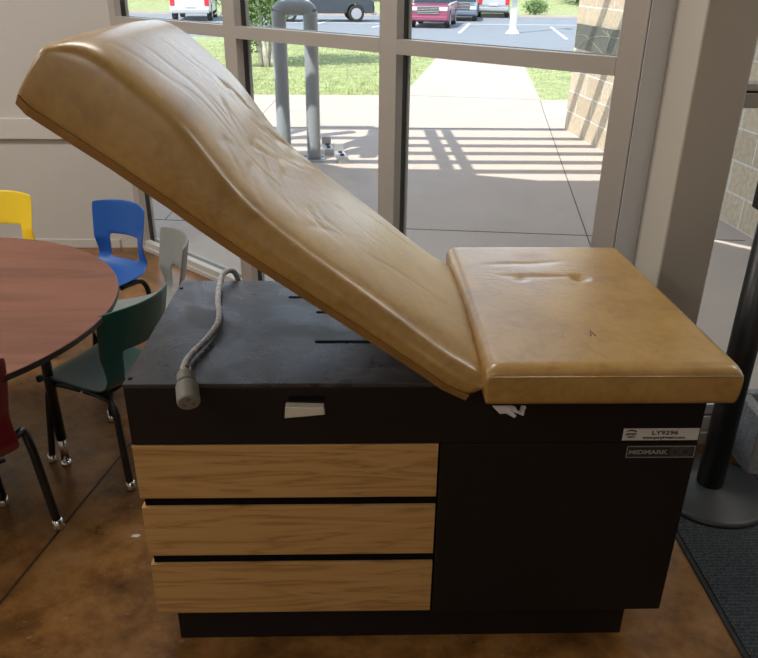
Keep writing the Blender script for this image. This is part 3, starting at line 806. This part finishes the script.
# grass areas
bm = bmesh.new()
prism(bm, [(-30, 21), (-30, 9.75), (.55, 9.8), (1.75, 16.2), (.9, 18.4), (-8, 20)], g0-.4, g0)
prism(bm, [(9, 9.4), (2.25, 9.48), (2.72, 12.6), (3.2, 15.7), (9, 14)], g0-.4, g0)
struct('grass_verge', bm, M['grassg'])
bm = bmesh.new()
def blade(x, y, z, h, w_):
    a = random.random()*PI*2; dx, dy = math.cos(a)*w_, math.sin(a)*w_; lx, ly = random.uniform(-.4, .4)*h, random.uniform(-.4, .4)*h
    v = [bm.verts.new((x-dx, y-dy, z)), bm.verts.new((x+dx, y+dy, z)), bm.verts.new((x+lx, y+ly, z+h))]; bm.faces.new(v)
for _ in range(16000):
    y = 9.8+8*random.random()**1.4; x = random.uniform(-4, .55+(y-9.8)*.18)
    if (x+1.5)**2+(y-13)**2 < .2: continue
    blade(x, y, g0, random.uniform(.02, .05), .006)
for _ in range(2500):
    y = 9.5+4.5*random.random(); x = random.uniform(2.28+(y-9.5)*.155, 4.5)
    blade(x, y, g0, random.uniform(.02, .045), .006)
o = obj('grass_blades', bm, M['grass']); tag(o, 'short sunlit grass beside the concrete walkway', 'grass', kind='stuff')
# parking lot
LZ = -.8
bm = bmesh.new(); prism(bm, [(-60, 19), (60, 14.2), (60, 47.5), (-60, 47.5)], LZ-.2, LZ)
struct('parking_lot', bm, M['asph'])
bm = bmesh.new(); prism(bm, [(-60, 47.7), (60, 47.7), (60, 58), (-60, 58)], LZ-.2, LZ+.05)
vs = prism(bm, [(-60, 58), (60, 58), (60, 90), (-60, 90)], LZ-.2, LZ+.05)
for v in vs:
    if v.co.y > 80 and v.co.z > LZ: v.co.z += 3
struct('far_grass', bm, M['grassg'])
bm = bmesh.new(); box(bm, (-60, 47.5, LZ-.2), (60, 47.7, LZ+.13)); struct('kerb', bm, M['conc'])
bm = bmesh.new()
for p, q_ in (((4.22, 33.5), (5.6, 40.5)), ((8.05, 30.6), (9.25, 38.3)), ((.6, 36.8), (2.3, 42)), ((11.5, 29), (13, 37.5)), ((-2.3, 37), (-1.5, 43)), ((-6, 37), (-5.5, 43)), ((-60, 41), (60, 39.2)) ):
    strip(p, q_, .06, LZ)
struct('parking_lines', bm, M['stripe'])

# block wall along the walkway, slightly skewed
bwr = bpy.data.objects.new('wall_outside', None); COL.objects.link(bwr); bwr.location = (2.317, 4.08, g0); bwr.rotation_euler = (0, 0, R(4.3)); bwr['kind'] = 'structure'
bm = bmesh.new(); box(bm, (0, -1.6, 0), (.4, 3.45, 3.2)); obj('blockwork', bm, M['block'], bwr)
pq = thing('wall_plaque', 'dark slate plaque with thin curved lines on the block wall outside', 'plaque', (2.088, 6.87, .86), R(4.3))
obj('slab', B((-.012, -.56, -.10), (.012, .56, .11)), M['slate'], pq, bevel=.003)
bm = bmesh.new()
tube(bm, [(-.013, .42, -.085), (-.013, .25, -.01), (-.013, 0, .035), (-.013, -.3, .05), (-.013, -.54, .052)], .0035, 5, 6)
tube(bm, [(-.013, .48, .02), (-.013, .3, .02), (-.013, .1, -.02), (-.013, -.15, -.09)], .0022, 5, 6)
tube(bm, [(-.013, -.2, .09), (-.013, -.28, .03), (-.013, -.26, -.06)], .0022, 5, 6)
tube(bm, [(-.013, -.1, .09), (-.013, -.25, .06), (-.013, -.34, .09)], .0022, 5, 6)
tube(bm, [(-.013, .3, -.09), (-.013, .15, 0), (-.013, -.05, .07)], .0016, 5, 6)
obj('engraved_lines', bm, M['slatel'], pq)

# eave and slatted pergola over the entrance
PH = 2.95
bm = bmesh.new(); prism(bm, [(-9, 4.0), (-1.2, 4.0), (.9, 2.15), (4, 2.15), (4, 3.40), (-.9, 3.40), (-2.4, 4.6), (-9, 4.6)], PH-.02, PH+.2); struct('eave', bm, M['ceil'])
pgl = thing('pergola', 'brown steel slatted pergola over the entrance walk', 'pergola', (0, 0, 0)); pgl['kind'] = 'structure'
for yy in (5.82, 5.34, 5.01, 4.69, 4.36, 4.04, 3.70):
    vs = bmesh.new(); box(vs, (-6, yy-.055, PH-.02), (2.0, yy+.055, PH+.03)); obj('slat', vs, M['perg'], pgl)
for xx, w_ in ((-.76, .04), (-.60, .03), (1.9, .05), (-4.4, .05)):
    a = bmesh.new(); box(a, (xx-w_, 3.5, PH-.1), (xx+w_, 5.9, PH-.02)); obj('beam', a, M['perg'], pgl)
for p, q_ in (((-2.5, 5.0), (-1.9, 5.95)), ((-1.9, 5.95), (-1.3, 5.95)), ((-1.9, 4.4), (-1.25, 5.6)), ((-2.2, 5.3), (-1.5, 5.7)), ((-1.35, 4.6), (-1.25, 5.9)), ((-3.0, 5.4), (-2.2, 5.5))):
    a = bmesh.new(); A_ = Vector((*p, PH-.12)); B_ = Vector((*q_, PH-.12)); tube(a, [A_, B_], .07, 6, 1); obj('brace', a, M['perg'], pgl)
for xx in (-5.9,):
    a = bmesh.new(); box(a, (xx-.06, 5.8, g0), (xx+.06, 5.92, PH)); obj('post', a, M['perg'], pgl)

# hoop rack with bolted feet
hr = thing('hoop_rail', 'grey steel hoop rail standing on the pavement outside the window', 'rail', (-.49, 6.12, g0), 0)
bm = bmesh.new(); tube(bm, [(-.12, 0, .0), (-.12, 0, .4), (-.12, 0, 1.06), (-.117, 0, 1.12), (-.09, 0, 1.147), (-.03, 0, 1.15), (.03, 0, 1.15), (.09, 0, 1.147), (.117, 0, 1.12), (.12, 0, 1.06), (.12, 0, .4), (.12, 0, 0)], .055, 16, 6)
obj('hoop', bm, M['steel'], hr, smooth=True)
for sx in (-1, 1):
    bm = bmesh.new(); box(bm, (sx*.115-.09, -.09, 0), (sx*.115+.09, .09, .012)); fp = obj('foot_plate', bm, M['galv'], hr, bevel=.002)
    for a, b in ((-.07, -.07), (.07, .07), (-.07, .07), (.07, -.07)):
        bm = bmesh.new(); cyl(bm, (sx*.115+a, b, .012), .012, .012, 6); obj('bolt', bm, M['galv'], fp)
for i, (x, y, a) in enumerate(((-.27, 6.42, 8), (-.15, 6.12, 10))):
    t = thing('bolted_bracket', ('white bolted bracket on the pavement just right of the grey hoop rail', 'smaller pale bracket on the pavement, nearer the window than the white one')[i], 'bracket', (x, y, g0), R(a), 'pavement brackets beside the hoop rail')
    bm = bmesh.new(); box(bm, (-.04, -.13, 0), (.04, .13, .05)); box(bm, (-.04, .11, .05), (.04, .13, .11)); obj('plate', bm, M['galv'], t, bevel=.004)
    
    for yy in (-.06, .04):
        bm = bmesh.new(); cyl(bm, (0, yy, .05), .018, .014, 6); obj('bolt', bm, M['alud'], t)

# vegetation
def leaves(bm, c, rx, ry, rz_, n_, s):
    for _ in range(n_):
        while True:
            p = Vector((random.uniform(-1, 1), random.uniform(-1, 1), random.uniform(-1, 1)))
            if p.length < 1: break
        p = p*(.55+.45*random.random()); q_ = Vector((c[0]+p.x*rx, c[1]+p.y*ry, c[2]+p.z*rz_))
        a = Vector((random.gauss(0, 1), random.gauss(0, 1), random.gauss(0, 1))).normalized(); b = a.orthogonal().normalized()
        w_ = s*random.uniform(.6, 1.2)
        bm.faces.new([bm.verts.new(q_-a*w_), bm.verts.new(q_+b*w_*.4), bm.verts.new(q_+a*w_), bm.verts.new(q_-b*w_*.4)])
tr = thing('crepe_myrtle', 'small multi-stemmed tree with pale bark on the lawn, left of the hoop rail', 'tree', (-1.5, 13.0, g0))
bm = bmesh.new()
for k in range(6):
    a = k*1.05+.3; r_ = .12+.06*(k % 2)
    tube(bm, [(math.cos(a)*.10, math.sin(a)*.10, 0), (math.cos(a)*.2, math.sin(a)*.2, .5), (math.cos(a)*.45, math.sin(a)*.4, 1.1), (math.cos(a)*.8, math.sin(a)*.7, 2.0)], lambda t: .045*(1-.6*t), 8, 4)
obj('trunk', bm, M['bark'], tr)
bm = bmesh.new(); leaves(bm, (0, 0, 2.1), 1.3, 1.2, 1.0, 5000, .05); leaves(bm, (-.1, -.2, .95), .75, .5, .42, 1500, .045); leaves(bm, (-.35, -.1, .45), .35, .35, .3, 450, .04)
leaves(bm, (.75, .2, 1.35), .7, .4, .28, 900, .045)
obj('foliage', bm, M['leaf'], tr)
tr = thing('young_tree', 'yellow-green leafy branches of a young tree in front of the black pickup', 'tree', (.50, 25, LZ))
bm = bmesh.new(); tube(bm, [(-2.2, 0, 0), (-2.1, 0, 1.2), (-1.9, 0, 3)], .06, 8, 4); obj('trunk', bm, M['bark'], tr)
bm = bmesh.new(); leaves(bm, (-1.2, 0, 2.75), 1.5, 1.3, 1.15, 3500, .08); obj('foliage', bm, M['leafy'], tr)
def bush(x, y, s, label, mat='leaf', name='bush', n_=1500, g=None):
    t = thing(name, label, 'bush', (x, y, LZ), group=g)
    b = bmesh.new(); leaves(b, (0, 0, s*.5), s, s*.8, s*.55, n_, s*.07); obj('foliage', b, M[mat], t)
    b = bmesh.new(); tube(b, [(0, 0, 0), (0, 0, s*.5)], .05, 6, 1); obj('stem', b, M['bark'], t)
bush(10.9, 49.5, 1.0, 'round green bush on the far grass behind the parking lot, right of the lamp post')
bush(6.7, 53.5, 1.5, 'dark green shrub past the lot, between the maroon truck and the silver car')
for i, (x, y, s) in enumerate(((-24, 62, 3.6), (-15, 64, 4), (-6, 60, 3.6), (2, 63, 3.3), (10, 66, 3.6), (18, 61, 3.6), (27, 64, 4))):
    bush(x, y, s, 'broad leafy tree at the far side of the meadow beyond the parked vehicles', 'leaf', 'meadow_tree', 1800, 'trees beyond the far grass')

# lamp post in the lot
lp = thing('lamp_post', 'white lamp post with a concrete foot in the parking lot', 'lamp post', (6.5, 33.6, LZ))
bm = bmesh.new(); lathe(bm, [(0, 0), (.3, 0), (.17, .15), (.15, .2), (.15, .95), (0, .95)], 24); obj('footing', bm, M['cwhite'], lp)
bm = bmesh.new(); cyl(bm, (0, 0, .95), .10, 5.5, 16, .07); obj('pole', bm, M['cwhite'], lp, smooth=True)
obj('lamp_head', B((-.15, -.7, 6.35), (.15, 0, 6.5)), M['csilver'], lp, bevel=.02)

# vehicles: local +Y is the front of the vehicle, origin on the ground under its middle
def wheel(parent, x, y, r_):
    s_ = 1 if x > 0 else -1
    bm = bmesh.new(); cyl(bm, (0, 0, 0), r_, .24, 28, axis='X'); w_ = obj('wheel', bm, M['tire'], parent, bevel=.03, loc=(x, y, r_))
    bm = bmesh.new(); cyl(bm, (s_*.115, 0, 0), r_*.66, .02, 20, axis='X'); cyl(bm, (s_*.128, 0, 0), r_*.18, .02, 12, axis='X')
    obj('rim', bm, M['rim'], w_)
def vehicle(name, label, cat, loc, rz, mat, kind='suv', g=None):
    t = thing(name, label, cat, (loc[0], loc[1], LZ), R(rz), g)
    if kind == 'pickup': L_, W_, hb, hr_, wr = 5.4, 1.95, 1.12, 1.85, .40; low = [(-2.7, .5), (-2.7, 1.12), (-.75, 1.12), (1.0, 1.12), (2.45, 1.08), (2.7, .95), (2.7, .45)]; cabp = [(-.75, 1.1), (-.55, 1.82), (.55, 1.84), (1.2, 1.1)]
    elif kind == 'suv': W_, wr = 1.85, .36; low = [(-2.25, .35), (-2.3, .7), (-2.2, 1.05), (.9, 1.05), (2.0, .98), (2.3, .8), (2.3, .35)]; cabp = [(-2.2, 1.03), (-1.9, 1.68), (.3, 1.70), (1.1, 1.03)]
    else: W_, wr = 1.78, .32; low = [(-2.25, .32), (-2.3, .6), (-2.1, .93), (1.0, .93), (2.1, .78), (2.3, .6), (2.3, .3)]; cabp = [(-1.9, .9), (-1.1, 1.38), (.2, 1.42), (1.1, .9)]
    hw = W_/2; ax = (-1.4, 1.45) if kind != 'pickup' else (-1.65, 1.75)
    zb = low[0][1]-.1
    pts = list(low)
    for a in (ax[1], ax[0]):
        r2 = wr+.07
        for i in range(9):
            an = i*PI/8; y = a+r2*math.cos(an); z = max(zb, wr+r2*math.sin(an)) if 0 < i < 8 else zb
            pts.append((y, z))
    bm = bmesh.new(); secs = []
    for x, s_ in ((-hw, .97), (-hw+.08, 1.0), (hw-.08, 1.0), (hw, .97)):
        secs.append([bm.verts.new((x, y*s_, (z if z < .7 else .7+(z-.7)*(1 if abs(x) < hw-.01 else .9)))) for y, z in pts])
    n_ = len(pts)
    for a, b in zip(secs, secs[1:]):
        for i in range(n_): bm.faces.new((a[i], a[(i+1) % n_], b[(i+1) % n_], b[i]))
    bm.faces.new(secs[0]); bm.faces.new(secs[-1][::-1])
    obj('body', bm, mat, t, bevel=.03, seg=2)
    def slab(name_, prof, h1, h2, m_, b=.03):
        bm = bmesh.new(); zmin = min(p[1] for p in prof); zmax = max(p[1] for p in prof)
        S_ = []
        for sgn in (-1, 1): S_.append([bm.verts.new((sgn*(h1+(h2-h1)*(z-zmin)/(zmax-zmin)), y, z)) for y, z in prof])
        n2 = len(prof)
        for i in range(n2): bm.faces.new((S_[0][i], S_[0][(i+1) % n2], S_[1][(i+1) % n2], S_[1][i]))
        bm.faces.new(S_[0]); bm.faces.new(S_[1][::-1]); return obj(name_, bm, m_, t, bevel=b)
    slab('windows', cabp, hw-.06, hw-.25, M['cglass'])
    rp = [(cabp[1][0]-.05, cabp[1][1]-.06), (cabp[1][0], cabp[1][1]+.03), (cabp[2][0], cabp[2][1]+.03), (cabp[2][0]+.08, cabp[2][1]-.06)]
    slab('roof', rp, hw-.22, hw-.27, mat, .02)
    for sx in (-1, 1):
        for y in ax: wheel(t, sx*(hw-.11), y, wr)
        zl = .82 if kind != 'sedan' else .66
        obj('headlight', B((sx*(hw-.42) if sx < 0 else hw-.42-.0, low[-2][0]-.12, zl-.08), (sx*(hw-.05), low[-2][0]+.02, zl+.08)), M['lamp'], t, bevel=.02)
        obj('taillight', B((sx*(hw-.26), low[1][0]-.03, zl-.10), (sx*(hw-.03), low[1][0]+.12, zl+.24)), M['tail'], t, bevel=.02)
    yf = low[-2][0]; yr = low[1][0]
    bm = bmesh.new(); box(bm, (-.5, yf-.02, .62), (.5, yf+.03, .92)); gr = obj('grille', bm, M['alud'], t, bevel=.01)
    bm = bmesh.new()
    for z in (.64, .71, .78, .85, .91): box(bm, (-.5, yf+.03, z-.012), (.5, yf+.045, z+.012))
    obj('grille_bar', bm, M['chrome'], gr)
    obj('front_bumper', B((-hw+.05, yf-.05, .33), (hw-.05, yf+.10, .52)), M['csilver'] if kind == 'pickup' else mat, t, bevel=.04)
    obj('rear_bumper', B((-hw+.05, yr-.12, .38), (hw-.05, yr+.05, .58)), M['galv'] if kind == 'pickup' else mat, t, bevel=.04)
    obj('rear_plate', B((-.26, yr-.06, .66), (.26, yr-.02, .80)), M['cwhite'], t, bevel=.01)
    return t
vehicle('pickup_truck', 'white pickup truck seen from behind at the far left of the parking lot', 'pickup truck', (-8.6, 42.6), 6, M['cwhite'], 'pickup')
vehicle('pickup_truck', 'black pickup truck parked sideways, seen beyond the hoop rail', 'pickup truck', (-2.0, 41.6), -82, M['cblack'], 'pickup')
vehicle('car', 'silver car parked just right of the black pickup truck', 'car', (2.3, 46.5), -3, M['csilver'], 'sedan')
vehicle('pickup_truck', 'maroon pickup truck facing the building, with a bright grille', 'pickup truck', (3.6, 38.6), 168, M['cmar'], 'suv')
vehicle('car', 'blue-grey car parked right beside the maroon truck', 'car', (5.65, 44.6), 172, M['cgrey'], 'sedan')
vehicle('car', 'silver car seen from behind, parked left of the lamp post', 'car', (8.1, 48.6), -9, M['csilver'], 'suv')

# ------------------------------------------------------------------ light
sv = Vector((-.50, -.57, 1)).normalized()
sd = bpy.data.lights.new('sun', 'SUN'); sd.energy = 6.2; sd.angle = R(.4); sd.color = (1, .95, .87)
so = bpy.data.objects.new('sun', sd); COL.objects.link(so); so.rotation_euler = sv.to_track_quat('Z', 'Y').to_euler()
wd = bpy.data.worlds.new('sky'); S.world = wd; wd.use_nodes = True
N = wd.node_tree.nodes; L = wd.node_tree.links; bg = N['Background']
tc = N.new('ShaderNodeTexCoord'); sp = N.new('ShaderNodeSeparateXYZ'); L.new(tc.outputs['Generated'], sp.inputs[0])
nz = N.new('ShaderNodeTexNoise'); nz.inputs['Scale'].default_value = 2.5; nz.inputs['Detail'].default_value = 5; L.new(tc.outputs['Generated'], nz.inputs['Vector'])
sky_ = ramp(N, [(.0, (.93, .97, 1.0)), (.22, (.70, .80, .96)), (.5, (.27, .36, .50)), (1.0, (.14, .22, .38))]); L.new(sp.outputs['Z'], sky_.inputs['Fac'])
cl = ramp(N, [(.46, (0, 0, 0)), (.62, (1, 1, 1))]); L.new(nz.outputs['Fac'], cl.inputs['Fac'])
mxx = N.new('ShaderNodeMixRGB'); mxx.inputs['Color2'].default_value = (.55, .57, .60, 1); mxx.blend_type = 'LIGHTEN'; L.new(cl.outputs['Color'], mxx.inputs['Fac']); L.new(sky_.outputs['Color'], mxx.inputs['Color1'])
L.new(mxx.outputs[0], bg.inputs['Color']); bg.inputs['Strength'].default_value = 2.3

vs_ = S.view_settings; vs_.view_transform = 'Standard'; vs_.look = 'None'; vs_.gamma = 1; vs_.use_curve_mapping = False; vs_.exposure = 0.15
